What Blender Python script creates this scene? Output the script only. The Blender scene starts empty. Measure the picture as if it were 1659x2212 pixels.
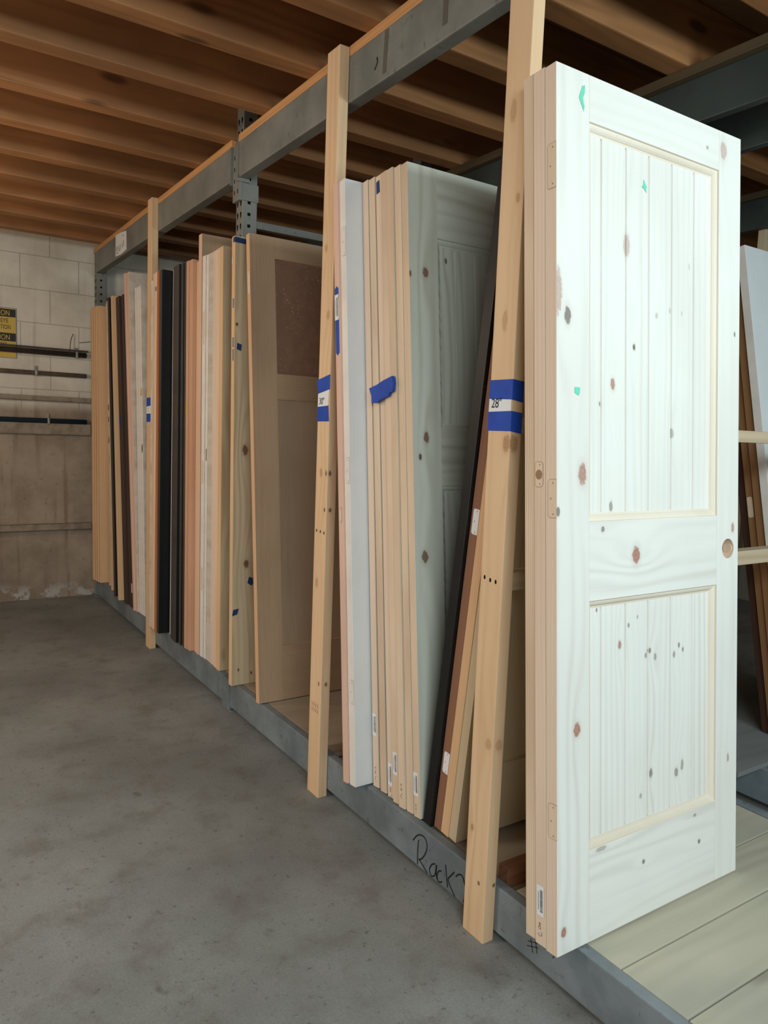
import bpy, bmesh, math, random
from mathutils import Vector, Matrix
random.seed(7)
S = bpy.context.scene
COL = S.collection

# ------------------------------------------------------------------ helpers
def lin(c):
    return tuple((v/255/12.92 if v/255 <= .04045 else ((v/255+.055)/1.055)**2.4) for v in c) + (1,)

class NT:
    def __init__(s, name):
        s.m = bpy.data.materials.new(name); s.m.use_nodes = True
        s.t = s.m.node_tree; s.n = s.t.nodes; s.n.clear()
        s.out = s.n.new('ShaderNodeOutputMaterial'); s.b = s.n.new('ShaderNodeBsdfPrincipled')
        s.t.links.new(s.b.outputs[0], s.out.inputs[0])
    def link(s, a, b):
        if hasattr(a, 'is_output'): s.t.links.new(a, b)
        else: b.default_value = a
    def math(s, op, a, b=None, c=None, clamp=False):
        n = s.n.new('ShaderNodeMath'); n.operation = op; n.use_clamp = clamp
        s.link(a, n.inputs[0])
        if b is not None: s.link(b, n.inputs[1])
        if c is not None: s.link(c, n.inputs[2])
        return n.outputs[0]
    def coords(s):
        tc = s.n.new('ShaderNodeTexCoord'); sp = s.n.new('ShaderNodeSeparateXYZ')
        s.t.links.new(tc.outputs['Object'], sp.inputs[0]); return sp.outputs
    def comb(s, x, y, z):
        n = s.n.new('ShaderNodeCombineXYZ')
        for i, v in enumerate((x, y, z)): s.link(v, n.inputs[i])
        return n.outputs[0]
    def noise(s, v, scale=1., detail=3., rough=.55):
        n = s.n.new('ShaderNodeTexNoise'); s.link(v, n.inputs['Vector'])
        n.inputs['Scale'].default_value = scale; n.inputs['Detail'].default_value = detail; n.inputs['Roughness'].default_value = rough
        return n.outputs[0]
    def ramp(s, f, a, b, lo=0., hi=1.):
        n = s.n.new('ShaderNodeMapRange'); n.clamp = True; n.interpolation_type = 'SMOOTHSTEP'
        s.link(f, n.inputs[0]); n.inputs[1].default_value = a; n.inputs[2].default_value = b
        n.inputs[3].default_value = lo; n.inputs[4].default_value = hi
        return n.outputs[0]
    def mix(s, f, a, b, kind='MIX'):
        n = s.n.new('ShaderNodeMix'); n.data_type = 'RGBA'; n.blend_type = kind
        s.link(f, n.inputs[0]); s.link(a, n.inputs[6]); s.link(b, n.inputs[7])
        return n.outputs[2]
    def rnd(s):
        return s.n.new('ShaderNodeObjectInfo').outputs['Random']
    def done(s, col, rough=.6, spec=.35, metal=0., bump=None, bs=.3, bd=.01):
        s.link(col, s.b.inputs['Base Color']); s.link(rough, s.b.inputs['Roughness'])
        s.b.inputs['Specular IOR Level'].default_value = spec; s.b.inputs['Metallic'].default_value = metal
        if bump is not None:
            n = s.n.new('ShaderNodeBump'); n.inputs['Strength'].default_value = bs; n.inputs['Distance'].default_value = bd
            s.link(bump, n.inputs['Height']); s.t.links.new(n.outputs[0], s.b.inputs['Normal'])
        return s.m

def wood(name, c1, c2, freq=420., warp=9., axis='z', knots=(), kcol=(150, 105, 85), kdark=(95, 70, 55), kblk=(96, 76, 60), fine=.35, contrast=.6,
         rough=.62, spec=.3, tint=None, blot=.35, seed=0., specks=0.):
    s = NT(name); X, Y, Z = s.coords(); r = s.math('ADD', s.math('MULTIPLY', s.rnd(), 37.), seed)
    if axis == 'z': ac = s.math('ADD', X, s.math('MULTIPLY', Y, 1.07)); al = Z
    elif axis == 'x': ac = s.math('ADD', Z, s.math('MULTIPLY', Y, 1.07)); al = X
    else: ac = s.math('ADD', X, s.math('MULTIPLY', Z, 1.07)); al = Y
    n1 = s.noise(s.comb(s.math('MULTIPLY', ac, 7.), s.math('MULTIPLY', al, .9), r), 1., 2.)
    g = s.math('ADD', s.math('MULTIPLY', ac, freq), s.math('MULTIPLY', n1, warp * 2.2))
    cores = []
    for k in knots:
        u, v, ru, rv = k[:4]
        ku, kv = (u, v) if axis == 'z' else (v, u)
        rac, ral = (ru, rv) if axis == 'z' else (rv, ru)
        da = s.math('DIVIDE', s.math('SUBTRACT', ac, ku), rac); dl = s.math('DIVIDE', s.math('SUBTRACT', al, kv), ral)
        d2 = s.math('ADD', s.math('MULTIPLY', da, da), s.math('MULTIPLY', dl, dl))
        dl2 = s.math('MULTIPLY', s.math('MULTIPLY', dl, dl), .12)
        e = s.math('EXPONENT', s.math('MULTIPLY', s.math('ADD', s.math('MULTIPLY', da, da), dl2), -.16))
        g = s.math('ADD', g, s.math('MULTIPLY', e, min(30., rac * freq * 3.)))
        cores.append((s.math('SQRT', d2), k))
    sn = s.math('ADD', s.math('MULTIPLY', s.math('SINE', g), .5), .5)
    sn = s.math('POWER', sn, 1.6)
    amp = s.noise(s.comb(s.math('MULTIPLY', ac, 12.), s.math('MULTIPLY', al, .5), s.math('ADD', r, 3.)), 1., 2.)
    ln = s.math('MULTIPLY', sn, s.ramp(amp, .3, .75, .15, 1.))
    fb = s.noise(s.comb(s.math('MULTIPLY', ac, 520.), s.math('MULTIPLY', al, 5.), r), 1., 2.)
    f = s.math('ADD', s.math('MULTIPLY', ln, contrast), s.math('MULTIPLY', s.math('SUBTRACT', fb, .5), fine), clamp=True)
    col = s.mix(f, lin(c1), lin(c2))
    bl = s.noise(s.comb(s.math('MULTIPLY', ac, 3.), s.math('MULTIPLY', al, 1.4), s.math('ADD', r, 11.)), 1., 3.)
    col = s.mix(s.ramp(bl, .38, .72, 0., blot), col, lin(tint or c2))
    if specks:
        X2, Y2, Z2 = X, Y, Z
        v = s.n.new('ShaderNodeTexVoronoi'); s.link(s.comb(s.math('MULTIPLY', ac, 5.5), s.math('MULTIPLY', al, 1.9), r), v.inputs['Vector'])
        v.inputs['Scale'].default_value = 1.
        col = s.mix(s.ramp(v.outputs['Distance'], 0.05, .15, specks, 0.), col, lin(kdark))
    if cores: wob = s.noise(s.comb(ac, al, r), 85., 2.)
    for d, k in cores:
        soft = k[4] if len(k) > 4 else 1.
        dark = k[5] if len(k) > 5 else 0
        dn = s.math('ADD', d, s.math('ADD', s.math('MULTIPLY', s.math('SUBTRACT', fb, .5), .2), s.math('MULTIPLY', s.math('SUBTRACT', wob, .5), .9)))
        ring = s.math('ADD', s.math('MULTIPLY', s.math('SINE', s.math('MULTIPLY', dn, 14.)), .25), .5)
        kc = s.mix(ring, lin(kcol if not dark else kblk), lin(kdark if not dark else tuple(q*.72 for q in kblk)))
        col = s.mix(s.ramp(d, 1., 2.0, .32*soft, 0.), col, lin(c2))
        col = s.mix(s.ramp(dn, .8, 1.12, .9*soft, 0.), col, kc)
    return s.done(col, rough, spec)

def paint(name, c, c2=None, rough=.5, spec=.4, scale=6., amt=.5, bump=0., metal=0.):
    s = NT(name); X, Y, Z = s.coords(); v = s.comb(X, Y, Z)
    n = s.noise(v, scale, 4., .6)
    col = s.mix(s.ramp(n, .35, .7, 0., amt), lin(c), lin(c2 or tuple(x*.8 for x in c)))
    return s.done(col, rough, spec, metal, bump=(s.noise(v, 90., 3.) if bump else None), bs=bump, bd=.002)

def bx(bm, x0, x1, y0, y1, z0, z1, mat=0, bev=0.):
    vs = [bm.verts.new((x, y, z)) for z in (z0, z1) for y in (y0, y1) for x in (x0, x1)]
    fs = []
    for q in ((0, 2, 3, 1), (4, 5, 7, 6), (0, 1, 5, 4), (2, 6, 7, 3), (0, 4, 6, 2), (1, 3, 7, 5)):
        f = bm.faces.new([vs[i] for i in q]); f.material_index = mat; fs.append(f)
    if bev:
        es = list({e for f in fs for e in f.edges})
        bmesh.ops.bevel(bm, geom=es, offset=bev, segments=2, profile=.6, affect='EDGES', clamp_overlap=True)
    return fs

def poly(bm, pts, mat=0):
    f = bm.faces.new([bm.verts.new(p) for p in pts]); f.material_index = mat; return f

def mk(name, bm, mats, parent=None, loc=None):
    me = bpy.data.meshes.new(name); bmesh.ops.recalc_face_normals(bm, faces=bm.faces)
    bm.to_mesh(me); bm.free()
    for m in (mats if isinstance(mats, (list, tuple)) else [mats]): me.materials.append(m)
    o = bpy.data.objects.new(name, me); COL.objects.link(o)
    if parent: o.parent = parent
    if loc: o.location = loc
    return o

def tag(o, label, cat, group=None, kind='thing'):
    o['label'] = label; o['category'] = cat; o['kind'] = kind
    if group: o['group'] = group
    return o
def empty(name, loc=(0, 0, 0), rx=0.):
    o = bpy.data.objects.new(name, None); o.empty_display_size = .1; COL.objects.link(o)
    o.location = loc; o.rotation_euler = (rx, 0, 0); return o
def struct(o, label=None):
    o['kind'] = 'structure'
    if label: o['label'] = label
    return o

def boxobj(name, b, mats, parent=None, bev=.002, loc=None):
    bm = bmesh.new(); bx(bm, *b, bev=bev); return mk(name, bm, mats, parent, loc)

def cut(o, holes):
    """real drilled holes: (centre, axis, radius, depth)"""
    bm = bmesh.new()
    for c, ax, r, dp in holes:
        rot = {'x': Matrix.Rotation(math.pi/2, 4, 'Y'), 'y': Matrix.Rotation(math.pi/2, 4, 'X')}[ax]
        bmesh.ops.create_cone(bm, cap_ends=True, segments=40, radius1=r, radius2=r, depth=dp, matrix=Matrix.Translation(c) @ rot)
    me = bpy.data.meshes.new('cutter'); bm.to_mesh(me); bm.free()
    for m in o.data.materials: me.materials.append(m)
    for p in me.polygons: p.material_index = len(o.data.materials)-1
    co = bpy.data.objects.new('cutter', me); COL.objects.link(co); co.matrix_world = o.matrix_world
    if o.parent: co.parent = o.parent
    md = o.modifiers.new('b', 'BOOLEAN'); md.object = co; md.operation = 'DIFFERENCE'; md.solver = 'EXACT'
    dg = bpy.context.evaluated_depsgraph_get(); dg.update()
    new = bpy.data.meshes.new_from_object(o.evaluated_get(dg)); o.modifiers.clear(); o.data = new
    bpy.data.objects.remove(co)

def textmesh(txt, size, sx=1.):
    cu = bpy.data.curves.new('t', 'FONT'); cu.body = txt; cu.size = size; cu.align_x = 'LEFT'
    o = bpy.data.objects.new('t', cu); COL.objects.link(o)
    dg = bpy.context.evaluated_depsgraph_get(); dg.update()
    me = bpy.data.meshes.new_from_object(o.evaluated_get(dg)); bpy.data.objects.remove(o)
    for v in me.vertices: v.co.x *= sx
    return me
def put_text(name, txt, size, origin, right, up, mat, parent=None, sx=1.):
    me = textmesh(txt, size, sx); r, u = Vector(right), Vector(up)
    for v in me.vertices:
        a, b = v.co.x, v.co.y; v.co = Vector(origin) + r*a + u*b
    me.materials.clear(); me.materials.append(mat); me.name = name
    o = bpy.data.objects.new(name, me); COL.objects.link(o)
    if parent: o.parent = parent
    return o

def stroke(bm, pts, w, x, plane='x', mat=0):
    """flat pen stroke on a plane; pts are (horizontal, z)"""
    P = [Vector((p[0], p[1])) for p in pts]
    if len(P) > 2:                                   # smooth it
        Q = []
        for i in range(len(P)-1):
            p0 = P[max(i-1, 0)]; p1 = P[i]; p2 = P[i+1]; p3 = P[min(i+2, len(P)-1)]
            for k in range(5):
                t = k/5; Q.append(.5*((2*p1)+(p2-p0)*t+(2*p0-5*p1+4*p2-p3)*t*t+(3*p1-p0-3*p2+p3)*t**3))
        P = Q+[P[-1]]
    prev = None
    for i, p in enumerate(P):
        d = (P[min(i+1, len(P)-1)]-P[max(i-1, 0)]); d = d.normalized() if d.length else Vector((1, 0))
        n = Vector((-d.y, d.x))*w/2
        f = (lambda q: (x, q.x, q.y)) if plane == 'x' else (lambda q: (q.x, x, q.y))
        cur = (bm.verts.new(f(p+n)), bm.verts.new(f(p-n)))
        if prev: fa = bm.faces.new((prev[0], prev[1], cur[1], cur[0])); fa.material_index = mat
        prev = cur

# ------------------------------------------------------------------ materials
PINE1, PINE2 = (226, 224, 215), (192, 184, 169)  # face tones paled to carry the cool light; the edges keep the tan
D1_STILE_L = [(.004, 1.527, .014, .05, .6), (.036, 1.477, .011, .02, .9, 1), (.084, 1.117, .013, .026, .9), (.066, .521, .011, .017, 1.), (.022, .053, .009, .011, 1.), (.004, 1.03, .006, .011, .9, 1)]
D1_STILE_R = [(.631, 1.981, .014, .026, .5), (.685, .969, .007, .013, .8), (.688, 1.50, .004, .007, .8, 1), (.67, .33, .005, .012, .6, 1)]
D1_RAIL = [(.277, .918, .014, .022, 1.), (.155, .985, .006, .007, .8, 1)]
D1_RAILB = [(.308, .139, .006, .006, .9, 1), (.54, .129, .006, .006, .9, 1), (.52, .205, .006, .004, .6, 1), (.15, .215, .018, .006, .5, 1)]
D1_RAILT = [(.56, 1.975, .005, .005, .6, 1)]
D1_PAN1 = [(.271, 1.673, .012, .027, .5), (.222, 1.333, .008, .014, .9), (.133, 1.311, .006, .012, .8, 1), (.177, 1.284, .004, .006, .9, 1), (.30, 1.43, .005, .008, 1., 1), (.451, 1.222, .007, .012, .5, 1),
           (.125, 1.593, .004, .006, .6, 1), (.387, 1.517, .005, .008, .35, 1), (.441, 1.536, .004, .007, .35, 1), (.216, 1.039, .006, .014, .7, 1), (.49, 1.535, .003, .006, .3, 1), (.52, 1.66, .003, .008, .3, 1)]
D1_PAN2 = [(.249, .697, .006, .010, .9), (.484, .667, .004, .007, .8, 1), (.501, .654, .004, .007, .8, 1), (.464, .645, .005, .009, .7, 1), (.364, .668, .005, .007, .8, 1), (.349, .657, .005, .007, .7, 1),
           (.386, .649, .006, .009, .6, 1), (.282, .741, .004, .006, .7, 1), (.316, .759, .003, .005, .6, 1), (.165, .791, .003, .005, .8, 1), (.13, .785, .004, .005, .5, 1), (.37, .35, .007, .012, .8, 1), (.33, .30, .005, .007, .6, 1), (.475, .33, .008, .013, .7, 1), (.50, .345, .006, .016, .6, 1)]
kw = dict(kcol=(190, 134, 114), kdark=(132, 88, 72), kblk=(122, 110, 98), blot=.22)
m_stL = wood('pine_stile_l', PINE1, PINE2, 150, 7, 'z', D1_STILE_L, contrast=.38, fine=.22, seed=1, **kw)
m_stR = wood('pine_stile_r', PINE1, PINE2, 150, 7, 'z', D1_STILE_R, contrast=.38, fine=.22, seed=2, **kw)
m_rl = wood('pine_rail', PINE1, PINE2, 160, 9, 'x', D1_RAIL, contrast=.45, fine=.25, seed=3, **kw)
m_rlb = wood('pine_rail_b', PINE1, PINE2, 160, 10, 'x', D1_RAILB, contrast=.45, fine=.25, seed=4, **kw)
m_rlt = wood('pine_rail_t', PINE1, PINE2, 150, 7, 'x', D1_RAILT, contrast=.25, fine=.2, seed=5, **kw)
m_pn1 = wood('pine_panel_u', PINE1, PINE2, 260, 5, 'z', D1_PAN1, contrast=.28, fine=.25, seed=6, **kw)
m_pn2 = wood('pine_panel_l', PINE1, PINE2, 300, 5, 'z', D1_PAN2, contrast=.5, fine=.3, seed=7, **kw)
m_mld = wood('pine_moulding', (224, 213, 194), (200, 184, 160), 600, 3, 'z', contrast=.3)
m_edge = wood('pine_edge', (226, 202, 174), (168, 132, 98), 900, 14, 'z', contrast=.75, fine=.35, blot=.4, kdark=(110, 75, 50))
m_edge2 = wood('pine_edge_smooth', (224, 200, 176), (198, 168, 140), 500, 8, 'z', contrast=.35, fine=.3, blot=.3)
m_hole = wood('drilled_wood', (190, 160, 130), (150, 120, 92), 300, 4, 'x')
m_face = wood('pine_face', (202, 190, 166), (168, 150, 124), 210, 9, 'z', contrast=.5, fine=.3, kcol=(150, 105, 85))
# the two-panel door that fronts the stack under the 30 inch post
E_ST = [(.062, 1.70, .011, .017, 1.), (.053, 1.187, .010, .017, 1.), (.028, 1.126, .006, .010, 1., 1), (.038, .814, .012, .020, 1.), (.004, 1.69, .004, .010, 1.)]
E1, E2 = (212, 212, 194), (168, 160, 138)  # greyer pine tones, the shade on this door put into the colour
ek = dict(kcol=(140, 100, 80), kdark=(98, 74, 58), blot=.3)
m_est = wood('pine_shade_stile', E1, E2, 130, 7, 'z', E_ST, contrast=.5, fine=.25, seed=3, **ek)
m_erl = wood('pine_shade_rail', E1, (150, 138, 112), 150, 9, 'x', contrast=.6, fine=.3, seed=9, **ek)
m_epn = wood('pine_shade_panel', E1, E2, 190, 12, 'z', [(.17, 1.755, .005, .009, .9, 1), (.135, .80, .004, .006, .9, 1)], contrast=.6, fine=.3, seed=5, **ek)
m_oakf = wood('oak_face', (184, 154, 122), (146, 116, 88), 260, 12, 'z', contrast=.22, fine=.55, blot=.55)
m_oakr = wood('oak_rail', (182, 154, 122), (146, 118, 90), 600, 12, 'x', contrast=.5, fine=.6, blot=.3)
m_oakp = wood('oak_panel', (184, 158, 128), (154, 128, 100), 240, 14, 'z', contrast=.2, fine=.5, blot=.5)
m_oake = wood('oak_edge', (214, 172, 132), (184, 140, 102), 700, 8, 'z', contrast=.35, fine=.3)
m_knotty = wood('knotty_pine_face', (208, 184, 148), (160, 132, 98), 190, 12, 'z',
                [(.058, 1.091, .014, .024, 1.), (.068, .568, .012, .019, 1.), (.013, 1.649, .006, .008, 1., 1), (.034, .072, .004, .008, 1., 1), (.098, .05, .004, .008, 1., 1)],
                contrast=.6, fine=.35, kcol=(128, 84, 54), kdark=(92, 60, 38), blot=.35, tint=(178, 158, 126))
m_knotface = wood('pine_face_far', (206, 180, 142), (160, 128, 92), 200, 14, 'z', contrast=.6, fine=.35, specks=.7, kdark=(104, 72, 46))
m_white = paint('white_primer', (222, 224, 222), (206, 208, 206), .45, .4, 3., .5)
m_whiteE = paint('white_edge', (230, 222, 212), (206, 196, 184), .5, .4, 5., .5)
m_cream = paint('cream_worn_paint', (214, 204, 188), (176, 160, 138), .55, .35, 9., .7)
m_greyw = paint('greyish_white_edge', (206, 196, 182), (176, 162, 142), .6, .3, 14., .8)
m_pink = wood('primed_hemlock', (222, 184, 162), (196, 156, 132), 400, 6, 'z', contrast=.3)
m_red = wood('reddish_alder', (206, 160, 128), (174, 126, 96), 500, 9, 'z', contrast=.4)
m_orange = wood('orange_fir', (186, 112, 66), (150, 82, 44), 500, 9, 'z', contrast=.4)
m_tan = wood('birch_edge', (222, 182, 138), (194, 150, 106), 500, 9, 'z', contrast=.35)
m_creamwood = wood('poplar_face', (206, 186, 152), (184, 162, 128), 300, 8, 'z', contrast=.3)
m_brown = wood('brown_mahogany_edge', (140, 98, 74), (112, 76, 56), 500, 9, 'z', contrast=.4)
m_dkbrown = wood('dark_stained_edge', (70, 58, 50), (48, 38, 32), 500, 8, 'z', contrast=.5)
m_walnut = wood('walnut_face', (72, 46, 34), (46, 30, 22), 400, 8, 'z', contrast=.5)
m_black = paint('black_paint', (20, 20, 20), (28, 27, 25), .45, .35, 9., .6)
m_char = paint('charcoal_edge', (68, 62, 56), (48, 44, 40), .5, .35, 6., .6)
m_lumber = wood('spruce_stud', (220, 184, 142), (190, 148, 104), 170, 9, 'z', contrast=.5, fine=.3, specks=.8, kdark=(140, 98, 62), blot=.35, tint=(196, 152, 110))
m_strip = wood('spruce_strip', (204, 150, 98), (172, 118, 70), 260, 9, 'y', contrast=.45, fine=.3, blot=.3)
m_stripd = wood('dark_strip', (92, 78, 56), (66, 54, 38), 200, 9, 'y', contrast=.45, fine=.3)  # darker brown wood for the strips on the rear beams
m_lumx = wood('spruce_rail', (196, 176, 146), (164, 140, 110), 200, 9, 'x', contrast=.5, fine=.3, blot=.4)
m_joist = wood('joist_wood', (176, 122, 76), (122, 80, 46), 110, 14, 'x', contrast=.55, fine=.35, specks=.75, kdark=(70, 44, 26), blot=.6, tint=(112, 80, 50))
m_board = wood('subfloor_wood', (140, 104, 68), (108, 78, 50), 60, 14, 'x', contrast=.4, fine=.3)
m_plank = wood('weathered_plank', (182, 176, 154), (150, 144, 124), 90, 12, 'x', contrast=.4, fine=.4, specks=.5, kdark=(96, 86, 70), blot=.55, tint=(140, 142, 132))
m_ply = wood('dusty_plywood', (168, 152, 130), (140, 124, 104), 60, 14, 'x', contrast=.4, fine=.3, blot=.5)
m_ply2 = wood('rack_plywood', (128, 130, 126), (104, 108, 106), 60, 14, 'x', contrast=.4, fine=.3, blot=.5)
m_plye = wood('plywood_edge', (190, 164, 124), (150, 124, 88), 300, 6, 'x', contrast=.5)
m_blue = paint('blue_painters_tape', (28, 72, 168), (20, 56, 140), .55, .3, 20., .5)
m_navy = paint('navy_tape', (34, 60, 98), (28, 48, 80), .6, .3, 20., .5)
m_gtape = paint('grey_tape', (128, 128, 128), (110, 110, 112), .5, .3, 20., .4)
m_green = paint('green_tape', (112, 206, 174), (90, 190, 158), .6, .3, 20., .4)
m_paper = paint('white_paper', (226, 226, 224), (214, 214, 212), .7, .2, 20., .3)
m_ink = paint('black_ink', (34, 34, 36), (44, 44, 46), .6, .2, 30., .3)
m_pencil = paint('pencil', (120, 92, 66), (100, 76, 54), .7, .2, 30., .3)
m_yellow = paint('sign_yellow', (206, 174, 74), (190, 156, 60), .5, .4, 12., .4)
m_signb = paint('sign_black', (40, 36, 32), (30, 28, 26), .5, .4, 12., .4)
m_mort = wood('routed_wood', (222, 198, 170), (204, 176, 146), 300, 5, 'z', contrast=.2)
m_mortline = paint('mortise_shadow', (156, 122, 94), (140, 108, 82), .7, .2, 20., .3)
m_clear = paint('shiny_plastic', (244, 240, 232), (230, 226, 220), .15, .6, 30., .3)

def rack_paint(name, a, b, dk):
    s = NT(name); X, Y, Z = s.coords(); v = s.comb(X, Y, Z)
    n = s.noise(v, 3., 5., .65); n2 = s.noise(v, 34., 3., .6)
    col = s.mix(s.ramp(n, .35, .68), lin(a), lin(b))
    col = s.mix(s.ramp(n2, .62, .74, 0., .55), col, lin(dk))
    return s.done(col, .48, .4)
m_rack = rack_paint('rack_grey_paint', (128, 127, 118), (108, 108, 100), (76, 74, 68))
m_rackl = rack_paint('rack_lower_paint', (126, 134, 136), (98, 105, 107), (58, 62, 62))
m_rackd = rack_paint('rack_shaded_paint', (62, 70, 66), (50, 56, 54), (36, 40, 38))  # rack paint darkened, with the shade on the rear beams in its colour
m_dark = paint('dark_void', (12, 12, 12), (16, 16, 15), .8, .1)  # flat black standing in for the shade inside slots and screw holes
m_galv = paint('galvanised', (150, 148, 140), (110, 106, 98), .35, .5, 20., .6, metal=.4)

def concrete_floor():
    s = NT('concrete_floor'); X, Y, Z = s.coords(); v = s.comb(X, Y, Z)
    a = s.noise(v, 1.1, 6., .6); b = s.noise(v, 7., 5., .65); c = s.noise(v, 42., 4., .7)
    e = s.noise(s.comb(s.math('MULTIPLY', X, 9.), s.math('MULTIPLY', Y, 5.), 4.), 1., 3., .5)
    col = s.mix(s.ramp(a, .3, .72), lin((119, 120, 115)), lin((148, 149, 144)))
    col = s.mix(s.ramp(b, .45, .75, 0., .55), col, lin((104, 96, 88)))
    col = s.mix(s.ramp(c, .58, .70, 0., .6), col, lin((78, 72, 66)))
    col = s.mix(s.ramp(e, .68, .76, 0., .6), col, lin((80, 74, 66)))
    g = s.noise(v, 150., 2., .6)
    col = s.mix(s.ramp(g, .3, .7, 0., .22), col, lin((84, 80, 76)))
    return s.done(col, .72, .25, bump=s.math('ADD', c, s.math('MULTIPLY', b, .6)), bs=.12, bd=.01)
m_floor = concrete_floor()

def block_wall():
    s = NT('painted_block_wall'); X, Y, Z = s.coords(); v = s.comb(X, Y, Z)
    br = s.n.new('ShaderNodeTexBrick'); s.link(s.comb(s.math('ADD', X, -.11), s.math('ADD', Z, .105), 0.), br.inputs['Vector'])
    br.inputs['Scale'].default_value = 1.; br.inputs['Brick Width'].default_value = .40; br.inputs['Row Height'].default_value = .24
    br.inputs['Mortar Size'].default_value = .004; br.inputs['Mortar Smooth'].default_value = .6; br.offset = .5
    n = s.noise(v, 2.2, 6., .65); n2 = s.noise(v, 26., 4., .7)
    st = s.noise(s.comb(s.math('MULTIPLY', X, 14.), 0., s.math('MULTIPLY', Z, .9)), 1., 4.)
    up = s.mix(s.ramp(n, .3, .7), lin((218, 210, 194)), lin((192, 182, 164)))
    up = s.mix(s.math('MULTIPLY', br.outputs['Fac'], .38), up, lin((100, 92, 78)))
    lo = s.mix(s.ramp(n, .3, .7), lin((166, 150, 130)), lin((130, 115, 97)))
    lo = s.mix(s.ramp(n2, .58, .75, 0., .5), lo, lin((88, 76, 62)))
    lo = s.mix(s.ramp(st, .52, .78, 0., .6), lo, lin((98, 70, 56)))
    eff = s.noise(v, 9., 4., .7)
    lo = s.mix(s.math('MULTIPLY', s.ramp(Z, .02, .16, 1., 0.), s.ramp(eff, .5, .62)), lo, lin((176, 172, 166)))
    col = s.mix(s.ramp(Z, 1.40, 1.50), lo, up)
    col = s.mix(s.ramp(n2, .62, .78, 0., .35), col, lin((110, 98, 82)))
    col = s.mix(s.ramp(st, .56, .8, 0., .35), col, lin((128, 114, 94)))
    h = s.math('ADD', s.math('MULTIPLY', br.outputs['Fac'], s.ramp(Z, 1.4, 1.5, 0., -1.)), s.math('MULTIPLY', n2, .25))
    return s.done(col, .75, .25, bump=h, bs=.5, bd=.006)
m_block = block_wall()
m_plain = paint('plain_wall', (150, 140, 124), (130, 120, 104), .8, .2, 2., .6)
m_conc = paint('concrete_ledge', (150, 138, 120), (112, 100, 84), .8, .2, 14., .8, bump=.3)

# ------------------------------------------------------------------ setting
def slab(name, b, m):
    return struct(boxobj(name, b, m, bev=0))
slab('floor', (-3.8, 5.2, -4.2, 6.3, -.1, 0.), m_floor)
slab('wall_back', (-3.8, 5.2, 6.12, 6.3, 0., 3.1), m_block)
slab('wall_left', (-3.9, -3.7, -4.2, 6.12, 0., 3.1), m_plain)
slab('wall_right', (5.0, 5.2, -4.2, 6.12, 0., 3.1), m_plain)
slab('ceiling', (-3.8, 5.2, -4.2, 6.3, 2.858, 2.9), m_board)
yj = 3.045
for k in range(-10, 8):
    y1 = yj + .4085*k
    jm = bmesh.new(); bx(jm, -3.7, 5.0, y1-.088, y1, 2.6365, 2.857, bev=.006)
    struct(mk('ceiling_joist', jm, m_joist), 'rough brown timber ceiling joist')
# concrete ledges cast along the back wall
for i, (z0, z1, dp) in enumerate(((1.492, 1.527, .05), (1.245, 1.330, .035), (.528, .575, .06))):
    struct(boxobj('trim_%d' % (i+1), (-3.7, -.012, 6.12-dp, 6.1195, z0, z1), m_conc, bev=.008), 'rough concrete ledge along the back wall')

def pipe(name, z, r, m, label, x1=-.025):
    root = empty(name, (0, 6.12-.012-r, z))
    bm = bmesh.new()
    bmesh.ops.create_cone(bm, cap_ends=True, segments=20, radius1=r, radius2=r, depth=3.55, matrix=Matrix.Translation((-1.8+x1+.025-.02, 0, 0)) @ Matrix.Rotation(math.pi/2, 4, 'Y'))
    for f in bm.faces: f.smooth = True
    mk('tube', bm, m, root)
    return tag(root, label, 'pipe', 'pipes along the back wall')
def strap(root, x, r, name='clamp'):
    bm = bmesh.new()
    bx(bm, x-.008, x+.008, -r-.003, r+.011, -r-.004, r+.004, bev=.003); bx(bm, x-.008, x+.008, r-.002, r+.0115, r+.002, r+.035, bev=.001)
    mk(name, bm, m_galv, root)
m_bpipe = paint('black_pipe', (58, 52, 46), (80, 70, 60), .45, .45, 20., .6)
m_gpipe = paint('dusty_conduit', (132, 116, 98), (92, 80, 66), .5, .4, 20., .7)
m_blpipe = paint('blue_pipe', (30, 54, 70), (44, 54, 56), .5, .4, 14., .7)
p = pipe('wall_pipe', 1.846, .019, m_bpipe, 'black pipe on the block wall just below the yellow caution sign'); strap(p, -.115, .019)
p = pipe('wall_pipe', 1.693, .016, m_gpipe, 'dusty grey conduit between the black pipe and the concrete ledge'); strap(p, -.395, .016)
p = pipe('wall_pipe', 1.346, .019, m_blpipe, 'dark blue pipe running along the lower concrete wall'); strap(p, -.315, .019)
cb = bmesh.new(); bx(cb, -3.7, -.03, 6.083, 6.094, 1.8705, 1.8825, bev=.003)
tag(mk('cable', cb, m_bpipe), 'thin black cable resting on top of the black wall pipe', 'cable')
def wire(pts, r, label):
    cu = bpy.data.curves.new('wire', 'CURVE'); cu.dimensions = '3D'; cu.bevel_depth = r; cu.bevel_resolution = 2
    sp = cu.splines.new('BEZIER'); sp.bezier_points.add(len(pts)-1)
    for q, bp in zip(pts, sp.bezier_points): bp.co = q; bp.handle_left_type = bp.handle_right_type = 'AUTO'
    o = bpy.data.objects.new('wire', cu); COL.objects.link(o); dg = bpy.context.evaluated_depsgraph_get(); dg.update()
    me = bpy.data.meshes.new_from_object(o.evaluated_get(dg)); bpy.data.objects.remove(o)
    me.materials.clear(); me.materials.append(m_bpipe); o = bpy.data.objects.new('wire', me); COL.objects.link(o)
    tag(o, label, 'wire')
wire([(-.135, 6.105, 2.0), (-.155, 6.085, 1.95), (-.163, 6.08, 1.88), (-.165, 6.075, 1.83)], .0025, 'short bent black wire sticking up from the black wall pipe')
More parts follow.
